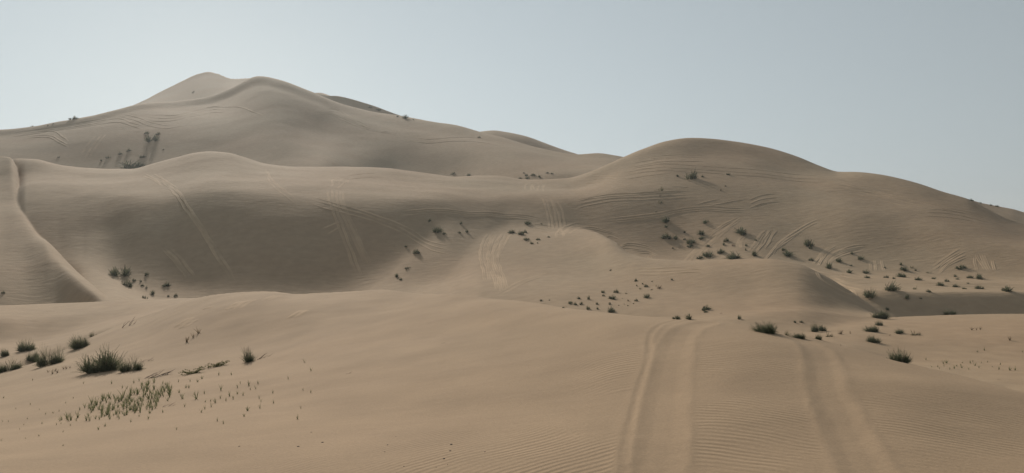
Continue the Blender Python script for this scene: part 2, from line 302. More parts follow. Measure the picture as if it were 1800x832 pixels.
# ------------------------------------------------------------------ materials
def new_mat(name):
    m = bpy.data.materials.new(name); m.use_nodes = True
    return m, m.node_tree, m.node_tree.nodes['Principled BSDF']
def mk(ntr, t, **kw):
    n = ntr.nodes.new(t)
    for k, v in kw.items(): setattr(n, k, v)
    return n
def sand_material(name, ripples, pale=1.0):
    m, t, bsdf = new_mat(name)
    tc = mk(t, 'ShaderNodeNewGeometry')
    n1 = mk(t, 'ShaderNodeTexNoise'); n1.inputs['Scale'].default_value = 0.035; n1.inputs['Detail'].default_value = 3
    n2 = mk(t, 'ShaderNodeTexNoise'); n2.inputs['Scale'].default_value = 0.9; n2.inputs['Detail'].default_value = 4
    n3 = mk(t, 'ShaderNodeTexNoise'); n3.inputs['Scale'].default_value = 38.0; n3.inputs['Detail'].default_value = 6; n3.inputs['Roughness'].default_value = 0.75
    for n in (n1, n2, n3): t.links.new(tc.outputs['Position'], n.inputs['Vector'])
    r1 = mk(t, 'ShaderNodeValToRGB'); pl = lambda *c: c + (1,)
    r1.color_ramp.elements[0].position = 0.35; r1.color_ramp.elements[0].color = pl(0.376, 0.259, 0.161)
    r1.color_ramp.elements[1].position = 0.65; r1.color_ramp.elements[1].color = pl(0.384, 0.282, 0.182)
    t.links.new(n1.outputs['Fac'], r1.inputs['Fac'])
    def mul(col, fac_socket, lo, hi):
        mr = mk(t, 'ShaderNodeMapRange'); mr.inputs['From Min'].default_value = 0.3; mr.inputs['From Max'].default_value = 0.7
        mr.inputs['To Min'].default_value = lo; mr.inputs['To Max'].default_value = hi
        t.links.new(fac_socket, mr.inputs['Value'])
        mm = mk(t, 'ShaderNodeMix', data_type='RGBA', blend_type='MULTIPLY'); mm.inputs['Factor'].default_value = 1
        t.links.new(col, mm.inputs['A']); t.links.new(mr.outputs[0], mm.inputs['B'])
        return mm.outputs['Result']
    c = mul(r1.outputs['Color'], n2.outputs['Fac'], 0.93, 1.07)
    c = mul(c, n3.outputs['Fac'], 0.88, 1.12)
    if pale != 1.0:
        af = mk(t, 'ShaderNodeAttribute', attribute_name='berm_light'); mf = mk(t, 'ShaderNodeMapRange')
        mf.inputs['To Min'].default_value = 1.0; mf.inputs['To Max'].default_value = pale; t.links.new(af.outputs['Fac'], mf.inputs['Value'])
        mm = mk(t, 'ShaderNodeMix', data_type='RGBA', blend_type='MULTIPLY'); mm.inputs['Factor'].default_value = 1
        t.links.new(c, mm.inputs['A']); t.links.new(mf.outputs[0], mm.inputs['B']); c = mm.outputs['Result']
    t.links.new(c, bsdf.inputs['Base Color'])
    bsdf.inputs['Roughness'].default_value = 0.95; bsdf.inputs['Specular IOR Level'].default_value = 0.15
    b1 = mk(t, 'ShaderNodeBump'); b1.inputs['Strength'].default_value = 0.35; b1.inputs['Distance'].default_value = 0.01
    t.links.new(n3.outputs['Fac'], b1.inputs['Height'])
    # metre-scale wind streaks seen on the far slopes
    mp = mk(t, 'ShaderNodeMapping'); mp.inputs['Scale'].default_value = (0.55, 1.6, 1.0); mp.inputs['Rotation'].default_value = (0, 0, 0.5)
    t.links.new(tc.outputs['Position'], mp.inputs['Vector'])
    n4 = mk(t, 'ShaderNodeTexNoise'); n4.inputs['Scale'].default_value = 1.0; n4.inputs['Detail'].default_value = 5; n4.inputs['Roughness'].default_value = 0.6
    t.links.new(mp.outputs[0], n4.inputs['Vector'])
    b2 = mk(t, 'ShaderNodeBump'); b2.inputs['Strength'].default_value = 0.6; b2.inputs['Distance'].default_value = 0.12
    if ripples:
        ast = mk(t, 'ShaderNodeAttribute', attribute_name='streak'); ms = mk(t, 'ShaderNodeMath', operation='MULTIPLY')
        t.links.new(n4.outputs['Fac'], ms.inputs[0]); t.links.new(ast.outputs['Fac'], ms.inputs[1]); t.links.new(ms.outputs[0], b2.inputs['Height'])
    else: b2.inputs['Strength'].default_value = 0.2; t.links.new(n4.outputs['Fac'], b2.inputs['Height'])
    t.links.new(b1.outputs[0], b2.inputs['Normal'])
    last = b2
    if ripples:
        ap = mk(t, 'ShaderNodeAttribute', attribute_name='ripple_phase'); aw = mk(t, 'ShaderNodeAttribute', attribute_name='ripple_weight')
        si = mk(t, 'ShaderNodeMath', operation='SINE'); t.links.new(ap.outputs['Fac'], si.inputs[0])
        mu = mk(t, 'ShaderNodeMath', operation='MULTIPLY'); t.links.new(si.outputs[0], mu.inputs[0]); t.links.new(aw.outputs['Fac'], mu.inputs[1])
        b3 = mk(t, 'ShaderNodeBump'); b3.inputs['Strength'].default_value = 1.0; b3.inputs['Distance'].default_value = 0.0021
        t.links.new(mu.outputs[0], b3.inputs['Height']); t.links.new(b2.outputs[0], b3.inputs['Normal']); last = b3
    t.links.new(last.outputs[0], bsdf.inputs['Normal'])
    return m
SAND = sand_material('sand', True)
SAND_TRACK = sand_material('churned_lit_sand', False, 1.4)        # loose turned sand, painted paler still for the light its berms catch

# ------------------------------------------------------------------ the sheet of sand
def mesh_np(name, verts, faces4=None, faces3=None, smooth=True):
    me = bpy.data.meshes.new(name)
    f4 = np.zeros((0, 4), np.int32) if faces4 is None else np.asarray(faces4, np.int32)
    f3 = np.zeros((0, 3), np.int32) if faces3 is None else np.asarray(faces3, np.int32)
    me.vertices.add(len(verts)); me.vertices.foreach_set('co', np.asarray(verts, np.float32).ravel())
    li = np.concatenate([f4.ravel(), f3.ravel()]).astype(np.int32)
    ls = np.concatenate([np.arange(len(f4)) * 4, len(f4) * 4 + np.arange(len(f3)) * 3]).astype(np.int32)
    me.loops.add(len(li)); me.loops.foreach_set('vertex_index', li)
    me.polygons.add(len(ls)); me.polygons.foreach_set('loop_start', ls)
    me.update(calc_edges=True)
    me.polygons.foreach_set('use_smooth', np.full(len(ls), smooth))
    me.validate()
    return me
idx = np.arange(NC * NR).reshape(NC, NR)
a = idx; b = np.roll(idx, -1, axis=0)
f4 = np.stack([a[:, :-1], a[:, 1:], b[:, 1:], b[:, :-1]], -1).reshape(-1, 4)
ctr = NC * NR
f3 = np.stack([np.full(NC, ctr), idx[:, 0], np.roll(idx[:, 0], -1)], -1)
verts = np.concatenate([np.stack([X, Y, Z], -1).reshape(-1, 3), [[0, 0, float(Z[:, 0].mean())]]])
me = mesh_np('sand_dunes', verts, f4, f3)
for nm, arr in (('ripple_phase', PH), ('ripple_weight', RW), ('streak', 0.22 + 0.78 * sstep(30, 80, Rg))):
    at = me.attributes.new(nm, 'FLOAT', 'POINT'); at.data.foreach_set('value', np.append(arr.ravel(), 0).astype(np.float32))
me.materials.append(SAND)
dunes = bpy.data.objects.new('sand_dunes', me); C.objects.link(dunes); dunes['kind'] = 'structure'
# ------------------------------------------------------------------ tyre tracks on the dunes: low double berms of churned sand
def crop(ox, oy, sc, pts): return [(ox + x / sc, oy + y / sc) for x, y in pts]
TR = []
def tr(c, *lines_):
    for l in lines_: TR.append(crop(*c, l))
c1, c2, c3, c4 = (0, 100, 2.971), (500, 100, 2.971), (1000, 220, 3.2), (1400, 260, 3.78)
c5, c6, c7, c8 = (0, 260, 2.971), (400, 280, 2.971), (800, 340, 3.467), (1200, 400, 2.773)
k2 = (250, 540, 4.16)
tr(c1, [(600,300),(700,330),(800,365),(870,375),(960,360),(1080,345)], [(620,288),(720,318),(820,350),(890,360),(980,346)],
   [(740,300),(900,310),(1000,285),(1100,265),(1200,262),(1330,290),(1420,330)], [(730,316),(880,322),(1010,297),(1110,277),(1200,273)],
   [(0,405),(250,372),(450,347),(600,325),(690,345),(790,372)], [(0,425),(200,400),(420,360),(560,343)], [(100,420),(220,410),(320,440),(370,470)],
   [(440,540),(480,470),(540,400)], [(60,395),(260,365),(470,335),(590,310)])
tr(c2, [(130,290),(230,290),(330,330),(450,375),(560,395),(650,410)], [(150,278),(260,288),(380,343),(470,385)], [(640,410),(760,430),(960,421),(1200,462)],
   [(1290,700),(1300,665),(1320,655)], [(1320,700),(1330,665)], [(1350,705),(1355,665)])
tr(c3, [(0,450),(60,425),(200,405),(400,390),(560,380),(700,372)], [(0,485),(50,450),(180,420),(400,405),(600,395),(760,385)],
   [(160,548),(320,530),(500,508),(620,482),(760,470),(900,478),(1080,475)], [(560,340),(700,355)], [(250,265),(400,248),(560,240),(750,250),(960,265),(1200,290),(1400,305),(1600,330)],
   [(280,290),(430,265),(600,252)], [(640,755),(750,660),(850,580),(980,520)], [(680,755),(790,670),(900,580),(990,515)], [(655,755),(770,662),(870,582)],
   [(1130,745),(1200,660),(1350,570),(1450,520)], [(1110,745),(1180,655)], [(1020,720),(1080,640),(1110,590)], [(1060,700),(1110,620),(1140,580)], [(950,700),(955,650),(1010,600)],
   [(700,450),(850,415)], [(780,455),(1000,415)], [(1000,450),(1090,415),(1200,405)], [(420,195),(600,180),(800,182)], [(330,240),(480,215),(620,205)], [(60,310),(200,300),(280,302)])
tr(c4, [(0,205),(200,220),(400,265),(600,320),(800,360),(1000,410),(1250,465),(1500,540)], [(100,265),(300,270),(500,310),(700,355),(880,400)], [(380,262),(520,285),(700,330)], [(830,430),(1000,435),(1200,470)],
   [(100,780),(180,690),(240,640)], [(130,790),(220,690),(280,645)], [(170,770),(280,690),(400,660),(490,650)], [(190,790),(290,705),(390,675),(490,665)],
   [(900,820),(1000,740),(1110,680)], [(940,825),(1040,750),(1150,700)], [(1180,720),(1200,820)], [(1220,700),(1245,760),(1280,825)], [(1300,740),(1320,820)],
   [(520,740),(530,820)], [(565,740),(580,820)], [(490,750),(500,820)])
tr(c5, [(860,190),(960,310),(1060,450),(1150,600),(1250,740)], [(900,200),(1000,340),(1100,500),(1190,610)], [(850,510),(950,620),(1000,690)], [(750,132),(800,160),(850,195)], [(790,130),(850,165),(910,205)], [(820,140),(880,180),(940,220)])
tr(c6, [(545,140),(570,100),(640,85),(840,70)], [(545,140),(560,240),(620,400),(680,560),(720,650)], [(590,150),(600,250),(660,380),(760,590)], [(575,140),(610,100),(650,86)], [(622,132),(660,100),(690,95)],
   [(200,50),(290,160),(400,250)], [(370,190),(540,240),(720,290),(960,390),(1100,460),(1270,495)], [(490,365),(590,325)], [(520,395),(590,350)], [(870,300),(1100,280),(1330,300)], [(900,285),(1100,268),(1300,290)],
   [(0,780),(80,740)], [(50,785),(150,730)], [(340,830),(400,790)], [(450,750),(540,695)], [(190,740),(270,708)])
tr(c7, [(600,230),(590,150),(545,20)], [(650,220),(630,120),(580,30)], [(0,130),(200,125),(380,140),(560,170)], [(0,146),(200,140),(380,152),(540,180)],
   [(620,270),(625,235),(700,195),(810,175)], [(655,265),(670,230),(760,200),(820,200)], [(690,255),(720,230),(810,215),(940,240),(1060,285)], [(460,205),(560,222),(620,228)],
   [(990,325),(1100,318),(1200,340),(1280,380)], [(1040,345),(1150,345),(1250,385)], [(1090,370),(1180,365),(1230,390)],
   [(215,210),(160,260),(150,360),(180,470),(205,530),(175,640)], [(245,215),(200,280),(180,380),(200,470),(210,560)], [(270,215),(225,300),(205,400),(240,500),(255,560),(215,640)],
   [(300,220),(250,300),(225,390),(260,510),(280,590),(285,645)], [(320,235),(265,340),(235,400)], [(215,640),(330,570),(470,510),(660,460)], [(250,640),(400,555),(560,495)],
   [(370,665),(500,580),(650,500),(760,420),(840,365)], [(405,670),(540,580),(700,490),(800,410),(870,355)], [(435,672),(570,585),(740,480)], [(1060,490),(1250,490),(1450,480),(1560,470)], [(1080,475),(1250,476),(1430,468)])
tr(c8, [(600,200),(720,240),(860,250),(980,265)], [(690,260),(760,300),(820,310)], [(730,240),(800,270),(900,290)], [(760,250),(850,272),(960,275)], [(650,215),(700,270),(780,315)], [(1080,275),(1400,285),(1660,290)], [(1080,268),(1400,278),(1660,282)])
tr(k2, [(250,150),(380,70)], [(280,160),(390,90)], [(1085,85),(1190,20)], [(450,20),(520,-10)], [(600,20),(690,-10)])

def track(path, n):
    P = np.array([hit(u, v) for u, v in path])
    r = np.hypot(P[:, 0], P[:, 1])
    if np.any(np.abs(np.diff(np.log(r))) > 0.45): return      # a jump across a crest: not one line on the ground
    rm = float(np.median(r))
    w = 0.30 if rm < 60 else (0.27 if rm < 190 else 0.55)
    hgt = 0.014 if rm < 60 else (0.028 if rm < 190 else 0.06)
    t = np.concatenate([[0], np.cumsum(np.hypot(np.diff(P[:, 0]), np.diff(P[:, 1])) + 1e-3)])
    m = max(8, int(t[-1] / (0.25 if rm < 60 else 0.5)))
    q = np.linspace(0, t[-1], m)
    def cat(k):                                                # smooth path through the points
        if len(t) < 3: return np.interp(q, t, P[:, k])
        g = np.gradient(P[:, k], t); i = np.clip(np.searchsorted(t, q) - 1, 0, len(t) - 2); h = t[i + 1] - t[i]; s = (q - t[i]) / h
        return (2*s**3-3*s**2+1)*P[i, k] + (s**3-2*s**2+s)*h*g[i] + (-2*s**3+3*s**2)*P[i+1, k] + (s**3-s**2)*h*g[i+1]
    x, y = cat(0), cat(1)
    wob = noise2(q / 3.0 + n * 7.7, q * 0 + n) * 0.16
    dx, dy = np.gradient(x), np.gradient(y); L = np.hypot(dx, dy) + 1e-9; nx, ny = -dy / L, dx / L
    x = x + nx * wob; y = y + ny * wob
    off = np.array([-0.80, -0.62, -0.42, -0.22, 0.0, 0.22, 0.42, 0.62, 0.80]) * w
    pro = np.array([-0.6, 0.25, 1.0, 0.55, 0.12, 0.55, 1.0, 0.25, -0.6]) * hgt
    end = sstep(0, 0.22, q / t[-1]) * sstep(0, 0.22, 1 - q / t[-1])
    amp = end * (0.75 + 0.9 * noise2(q / 2.2 + n * 3.3, q * 0 + 5.5))
    zc = [grid_z(x + nx * o, y + ny * o) for o in off]; ztop = np.maximum(zc[2], zc[-3])
    V = []
    for k_, (o, p) in enumerate(zip(off, pro)):
        xx, yy = x + nx * o, y + ny * o
        bench = 0.38 * np.clip(ztop - zc[k_], 0, 0.3) * end if 1 < k_ < 7 else 0      # wheels cut a flatter bench across the slope
        zz = zc[k_] + bench + np.where(p > 0, p * np.clip(amp, 0, 2), p) - (1 - end) * hgt * 0.35
        V.append(np.stack([xx, yy, zz], -1))
    V = np.stack(V, 1); k = len(off)
    id_ = np.arange(m * k).reshape(m, k)
    f = np.stack([id_[:-1, :-1], id_[1:, :-1], id_[1:, 1:], id_[:-1, 1:]], -1).reshape(-1, 4)
    if np.cross(V[1, 0] - V[0, 0], V[0, 1] - V[0, 0])[2] < 0: f = f[:, ::-1]
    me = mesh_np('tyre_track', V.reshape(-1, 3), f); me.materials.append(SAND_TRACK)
    fr = end[:, None] * np.clip(0.75 + 1.1 * noise2(q / 4.0 + n, q * 0 + 2.5), 0, 1)[:, None] * np.clip(pro / hgt, 0, 1)[None, :] ** 0.5 * (0.7 + 0.3 * ((n * 37) % 10) / 10)  # painted light: palest along the berm tops, fading at the track ends
    at = me.attributes.new('berm_light', 'FLOAT', 'POINT'); at.data.foreach_set('value', fr.ravel().astype(np.float32))
    o = bpy.data.objects.new('tyre_track', me); C.objects.link(o); o['kind'] = 'structure'
rt = random.Random(5)
for p in list(TR):                                             # wheels come in pairs and drivers follow each other: fainter lines alongside
    for rep_ in range(2):
        if p[0][1] < 500 and len(p) > 2 and rt.random() < (0.85 if p[0][0] > 800 else 0.5):
            k = (1 if rep_ else -1) * rt.uniform(3.5, 9); steep = abs(p[-1][1] - p[0][1]) > abs(p[-1][0] - p[0][0])
            TR.append([(u + (k * 1.3 if steep else rt.uniform(-4, 4)), v + (rt.uniform(-2, 2) if steep else k * 0.8)) for u, v in p])
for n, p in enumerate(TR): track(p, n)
# ------------------------------------------------------------------ desert plants
def plant_mat(name, cols, rough=0.8, trans=0.3):
    m, t, bsdf = new_mat(name)
    at = mk(t, 'ShaderNodeAttribute', attribute_name='tint')
    rp = mk(t, 'ShaderNodeValToRGB'); cr = rp.color_ramp
    cr.elements[0].color = (*cols[0], 1); cr.elements[1].color = (*cols[-1], 1)
    for i, c in enumerate(cols[1:-1]): e = cr.elements.new((i + 1) / (len(cols) - 1)); e.color = (*c, 1)
    t.links.new(at.outputs['Fac'], rp.inputs['Fac']); t.links.new(rp.outputs[0], bsdf.inputs['Base Color'])
    bsdf.inputs['Roughness'].default_value = rough; bsdf.inputs['Specular IOR Level'].default_value = 0.2
    if trans:
        tl = mk(t, 'ShaderNodeBsdfTranslucent'); t.links.new(rp.outputs[0], tl.inputs['Color'])
        mx = mk(t, 'ShaderNodeMixShader'); mx.inputs[0].default_value = trans
        t.links.new(bsdf.outputs[0], mx.inputs[1]); t.links.new(tl.outputs[0], mx.inputs[2])
        t.links.new(mx.outputs[0], t.nodes['Material Output'].inputs['Surface'])
    return m
GREEN = plant_mat('shrub_green', [(0.072, 0.084, 0.050), (0.125, 0.140, 0.082), (0.19, 0.19, 0.122), (0.28, 0.24, 0.165)])
OLIVE = plant_mat('shrub_olive', [(0.06, 0.07, 0.03), (0.13, 0.14, 0.05), (0.24, 0.22, 0.10)])
SEED = plant_mat('seedling_green', [(0.11, 0.125, 0.06), (0.20, 0.215, 0.11), (0.32, 0.30, 0.17)])
DRY = plant_mat('dry_straw', [(0.09, 0.065, 0.042), (0.17, 0.13, 0.08), (0.28, 0.22, 0.14)])
WOOD = plant_mat('dead_wood', [(0.05, 0.037, 0.027), (0.10, 0.075, 0.055), (0.17, 0.13, 0.10)], trans=0)
STONE = plant_mat('dark_pellet', [(0.03, 0.024, 0.018), (0.06, 0.048, 0.036)], trans=0)

class Strips:
    """thin tapering three-sided or flat stems gathered into one mesh"""
    def __init__(s): s.v, s.q, s.t, s.tint = [], [], [], []
    def stem(s, pts, w0, w1, tint, rnd, tube=False):
        pts = [Vector(p) for p in pts]; n = len(pts); base = len(s.v)
        ax = Vector((rnd.uniform(-1, 1), rnd.uniform(-1, 1), rnd.uniform(-.4, .4)))
        k = 3 if tube else 2
        for i, p in enumerate(pts):
            d = (pts[min(i + 1, n - 1)] - pts[max(i - 1, 0)]).normalized()
            a = ax.cross(d)
            if a.length < 1e-4: a = Vector((1, 0, 0)).cross(d)
            a.normalize(); b = d.cross(a); w = (w0 + (w1 - w0) * i / (n - 1)) * 0.5
            for j in range(k):
                if tube: an = 2 * math.pi * j / 3; s.v.append(p + (a * math.cos(an) + b * math.sin(an)) * w)
                else: s.v.append(p + a * (w if j else -w))
                s.tint.append(tint)
        for i in range(n - 1):
            for j in range(k if tube else 1):
                a0 = base + i * k + j; a1 = base + i * k + (j + 1) % k
                s.q.append((a0, a1, a1 + k, a0 + k))
    def mesh(s, name, mat):
        me = mesh_np(name, [tuple(v) for v in s.v], s.q)
        at = me.attributes.new('tint', 'FLOAT', 'POINT'); at.data.foreach_set('value', np.array(s.tint, np.float32))
        me.materials.append(mat); return me

def shrub_meshes(seed, n, width, lobes, upright, mat, ragged=0.35, drift=(0, 0), wide=None):
    """unit shrub: about 1 wide and 1 high; fans of fine stems rising from several crowns, plus woody stems"""
    r = random.Random(seed); S = Strips(); W = Strips()
    cs = []
    for k in range(lobes):
        a = r.uniform(0, 6.28); d = r.uniform(0, 0.1) if k == 0 else r.uniform(0.18, 0.42)
        cs.append((d * math.cos(a) + drift[0] * r.random(), d * math.sin(a) + drift[1] * r.random(), 1.0 if k == 0 else r.uniform(0.4, 0.85)))
    for k in range(n):
        cx, cy, sz = r.choice(cs)
        a = r.uniform(0, 6.28); el = math.acos(1 - r.random() ** upright)      # 0 = straight up
        L = sz * (1 - ragged * r.random() ** 1.3); R = 0.42
        tip = Vector((cx + math.sin(el) * math.cos(a) * R * L, cy + math.sin(el) * math.sin(a) * R * L, max(0.03, math.cos(el) * 0.92 * L + 0.04)))
        f = r.uniform(0.0, 0.55)                                                 # where along the branch this twig leaves it
        b = Vector((cx * 0.8, cy * 0.8, -0.05)).lerp(tip, f)
        b += Vector((r.uniform(-1, 1), r.uniform(-1, 1), r.uniform(-.3, 1))) * 0.06 * f
        mid = b.lerp(tip, 0.55) + Vector((r.uniform(-1, 1), r.uniform(-1, 1), r.uniform(0.2, 1.4))) * 0.055
        tint = min(1, max(0, 0.25 + 0.6 * tip.z * r.random() + r.gauss(0, 0.17)))
        S.stem([b, mid, tip], width * r.uniform(0.7, 1.2), width * 0.35, tint, r)
    for k in range(9):
        cx, cy, sz = r.choice(cs); a = r.uniform(0, 6.28); e = r.uniform(0.2, 1.1)
        tip = Vector((cx + math.sin(e) * math.cos(a) * 0.36 * sz, cy + math.sin(e) * math.sin(a) * 0.36 * sz, math.cos(e) * 0.85 * sz))
        b = Vector((cx * 0.3, cy * 0.3, -0.08)); mid = b.lerp(tip, 0.5) + Vector((r.uniform(-1, 1), r.uniform(-1, 1), 0)) * 0.05
        W.stem([b, mid, tip], 0.035, 0.010, r.random(), r, tube=True)
    if wide: 
        for q in S.v + W.v: q.y *= wide
    xs = sorted(v.x for v in S.v); zs = sorted(v.z for v in S.v); n5 = len(xs) // 250
    x0, x1, zt = xs[n5], xs[-n5 - 1], zs[-n5 - 1]; ys = [v.y for v in S.v]; ym = (min(ys) + max(ys)) / 2
    for q in S.v + W.v: q.x = (q.x - (x0 + x1) / 2) / (x1 - x0); q.y = (q.y - ym) / (x1 - x0); q.z /= zt      # one unit wide, one unit high
    return S.mesh('foliage', mat), W.mesh('stems', WOOD)

NEAR_SHRUBS = [shrub_meshes(11, 1300, 0.011, 10, 1.0, GREEN, 0.7, (0.3, 0), 0.7), shrub_meshes(12, 1100, 0.011, 8, 1.0, GREEN, 0.75, (-0.2, 0), 0.7), shrub_meshes(13, 1200, 0.011, 9, 1.0, GREEN, 0.7, (0.4, 0.1), 0.7), shrub_meshes(14, 1200, 0.011, 11, 1.0, GREEN, 0.8, (-0.4, 0), 0.7)]
FAR_SHRUBS = [shrub_meshes(20 + k, 230, 0.036, 2 + k % 4, 0.9, GREEN, 0.75, ((0.3 * (k % 3), -0.25 * (k % 2)))) for k in range(8)]
SPARSE = [shrub_meshes(40 + k, 60, 0.030, 3, 0.6, (GREEN, OLIVE, DRY)[k % 3], 0.6) for k in range(6)]
UPRIGHT = [shrub_meshes(55, 420, 0.014, 3, 0.55, GREEN, 0.75)]
def tuft_mesh(seed, n, mat):
    r = random.Random(seed); S = Strips()
    for k in range(n):
        a = r.uniform(0, 6.28); e = r.uniform(0.05, 0.75); L = r.uniform(0.55, 1.05)
        d = Vector((math.sin(e) * math.cos(a), math.sin(e) * math.sin(a), math.cos(e)))
        b = Vector((r.uniform(-.08, .08), r.uniform(-.08, .08), -0.06))
        tip = b + d * L; tip.z -= 0.10 * math.sin(e); mid = b + d * L * 0.55 + Vector((0, 0, 0.05))
        S.stem([b, mid, tip], 0.075, 0.015, min(1, max(0, r.gauss(0.5, 0.25))), r)
    return S.mesh('grass_tuft', mat)
TUFTS = [tuft_mesh(60 + k, 7 + 2 * (k % 4), SEED) for k in range(7)]
DRYTUFTS = [tuft_mesh(80 + k, 9 + 2 * k, DRY) for k in range(3)]
def twig_mesh(seed, n, spread, mat=None):
    """dead twigs lying along x, unit length"""
    r = random.Random(seed); S = Strips()
    for k in range(n):
        x0 = r.uniform(-0.5, 0.25); L = r.uniform(0.2, 0.5); y = r.uniform(-spread, spread); p = [Vector((x0, y, r.uniform(-0.01, 0.02)))]
        up = r.uniform(0.0, 0.22)
        for i in range(4): p.append(p[-1] + Vector((L / 4, r.uniform(-.05, .05), up * L / 2 + r.uniform(-.025, .03))))
        S.stem(p, 0.022, 0.008, r.random(), r, tube=True)
    return S.mesh('dead_twigs', mat or WOOD)
TWIGS = [twig_mesh(90, 14, 0.16), twig_mesh(91, 5, 0.06), twig_mesh(92, 9, 0.12, DRY)]
def creeper_mesh(seed):
    r = random.Random(seed); S = Strips()
    for k in range(26):
        a = r.uniform(-0.6, 0.6) + (math.pi if r.random() < 0.4 else 0); L = r.uniform(0.2, 0.5); p = Vector((r.uniform(-.2, .2), r.uniform(-.08, .08), 0.0)); pts = [p]
        for i in range(4): pts.append(pts[-1] + Vector((math.cos(a) * L / 4, math.sin(a) * L / 5, r.uniform(-.02, .07))))
        S.stem(pts, 0.014, 0.007, r.random() * 0.4, r)
        for q in pts[1:]:
            for j in range(5):
                d = Vector((r.uniform(-1, 1), r.uniform(-1, 1), r.uniform(0, 1.3))).normalized() * r.uniform(0.03, 0.07)
                S.stem([q, q + d * 0.5, q + d], 0.022, 0.006, r.uniform(0.2, 1), r)
    return S.mesh('creeping_plant', OLIVE)
CREEP = [creeper_mesh(100), creeper_mesh(101)]
def pellet_mesh(seed):
    r = random.Random(seed); import bmesh
    bm = bmesh.new(); bmesh.ops.create_icosphere(bm, subdivisions=2, radius=0.5)
    for v in bm.verts: v.co *= 1 + r.uniform(-.13, .13); v.co.z *= 0.65
    me = bpy.data.meshes.new('dung_pellet'); bm.to_mesh(me); bm.free()
    at = me.attributes.new('tint', 'FLOAT', 'POINT'); at.data.foreach_set('value', np.array([r.random() for _ in me.vertices], np.float32))
    me.polygons.foreach_set('use_smooth', [True] * len(me.polygons)); me.materials.append(STONE); return me
PELLETS = [pellet_mesh(k) for k in range(3)]

def frame_at(u, v, wpx, hpx, tilt, spin):
    x, y, z = hit(u, v); k = math.hypot(x, y) * math.cos(math.atan2(x, y)) / F
    w, h = wpx * k, hpx * k
    n = normal_at(x, y, max(0.3, w * 0.4)); up = Vector((0, 0, 1)).lerp(n, tilt).normalized()
    q = Vector((0, 0, 1)).rotation_difference(up).to_matrix().to_4x4() @ Matrix.Rotation(spin, 4, 'Z')
    return Matrix.Translation((x, y, z - 0.01 * h)) @ q, w, h
def put(name, mesh, M, sc, label, cat, group=None):
    o = bpy.data.objects.new(name, mesh); C.objects.link(o); o.matrix_world = M @ Matrix.Diagonal((*sc, 1))
    o['label'] = label; o['category'] = cat
    if group: o['group'] = group
    return o
_n = [0]
def shrub(u, v, w, h, label, group=None, kind=None, tilt=0.6, parts=None):
    _n[0] += 1; k = _n[0]; r = random.Random(1000 + k)
    M, ww, hh = frame_at(u, v, w, h, tilt, r.uniform(-0.4, 0.4) + (math.pi if r.random() < 0.5 else 0))
    hh = max(hh, 0.45 * ww) if kind is None else hh
    src = UPRIGHT if kind == 'upright' else NEAR_SHRUBS if kind == 'near' else SPARSE if kind == 'sparse' else FAR_SHRUBS
    fo, st = src[k % len(src)]
    sc = (ww, ww * r.uniform(0.8, 1.1), hh * (0.86 if kind == 'near' else 0.95))
    if w >= 14 or kind in ('near', 'upright'):
        root = bpy.data.objects.new('desert_shrub', None); C.objects.link(root)
        root.matrix_world = M @ Matrix.Diagonal((*sc, 1)); root.empty_display_size = 0.2
        root['label'] = label; root['category'] = 'shrub'
        if group: root['group'] = group
        for nm, ms in (('foliage', fo), ('stems', st)):
            o = bpy.data.objects.new(nm, ms); C.objects.link(o); o.parent = root
        return root
    return put('desert_shrub', fo, M, sc, label, 'shrub', group)
def tuft(u, v, w, h, label, group, dry=False):
    _n[0] += 1; r = random.Random(5000 + _n[0]); M, ww, hh = frame_at(u, v, w, h, 0.3, r.uniform(0, 6.28))
    s = hh
    return put('grass_tuft', r.choice(DRYTUFTS if dry else TUFTS), M, (s * 0.9, s * 0.9, s), label, 'grass', group)
def shrubs(c, items, label, group, kind=None):
    order = sorted(items, key=lambda it: -it[2]); N = len(items)
    rank = {0: 'widest', 1: 'second widest', 2: 'third widest', N - 1: 'smallest', N - 2: 'second smallest'} if N > 3 else {0: 'widest', N - 1: 'smallest'} if N > 1 else {}
    for it in items:
        x, y, w, h = it[:4]; kd = it[4] if len(it) > 4 else kind
        k = order.index(it); pre = rank.get(k, 'thin-stemmed' if kd == 'sparse' else 'squat' if h < 0.45 * w else 'upright' if h > 0.95 * w else '') if w else ''
        shrub(c[0] + x / c[2], c[1] + y / c[2], w / c[2], h / c[2], (pre + ' ' + label).strip(), group, kd)

# near dune, left
r1 = (0, 520, 5.2)
def one(c, x, y, w, h, label, kind='near'): return shrub(c[0] + x / c[2], c[1] + y / c[2], w / c[2], h / c[2], label, None, kind, tilt=0.5)
one(r1, 70, 690, 240, 125, 'low wide green shrub half buried by the sand edge, below the round bush')
one(r1, 35, 555, 95, 90, 'small dark green shrub beside the low wide shrub behind the sand edge')
one(r1, 238, 505, 180, 130, 'round dark green bush standing alone in the hollow behind the near slope')
one(r1, 300, 600, 160, 110, 'pale green loose shrub between the round bush and the tall dark shrub')
one(r1, 465, 630, 250, 205, 'tall dark shrub on the sand edge with shade at its foot')
one(r1, 710, 485, 225, 150, 'green shrub leaning along the top of the sand edge, with thin stalks beside it')
one(r1, 850, 372, 80, 60, 'small pale sparse shrub at the upper end of the leaning shrub', 'sparse')
one(r1, 930, 690, 470, 235, 'widest spiky green shrub on the open near slope')
one(r1, 1190, 690, 250, 165, 'dark spiky shrub with a dead twig pointing away from its side')
def twigs(u, v, w, k, label, spin=0.0, name='dead_twigs', mesh=None, zs=1.0):
    M, ww, hh = frame_at(u, v, w, w, 0.9, spin); return put(name, mesh or TWIGS[k], M, (ww, ww, ww * zs), label, 'twigs' if mesh is None else 'plant')
twigs(261, 635, 26, 1, 'bare dead twig lying beside the dark spiky shrub', 0.2)
twigs(229, 572, 30, 1, 'crooked dead branch sticking out of smooth sand above the shrubs', 0.5, zs=1.8)
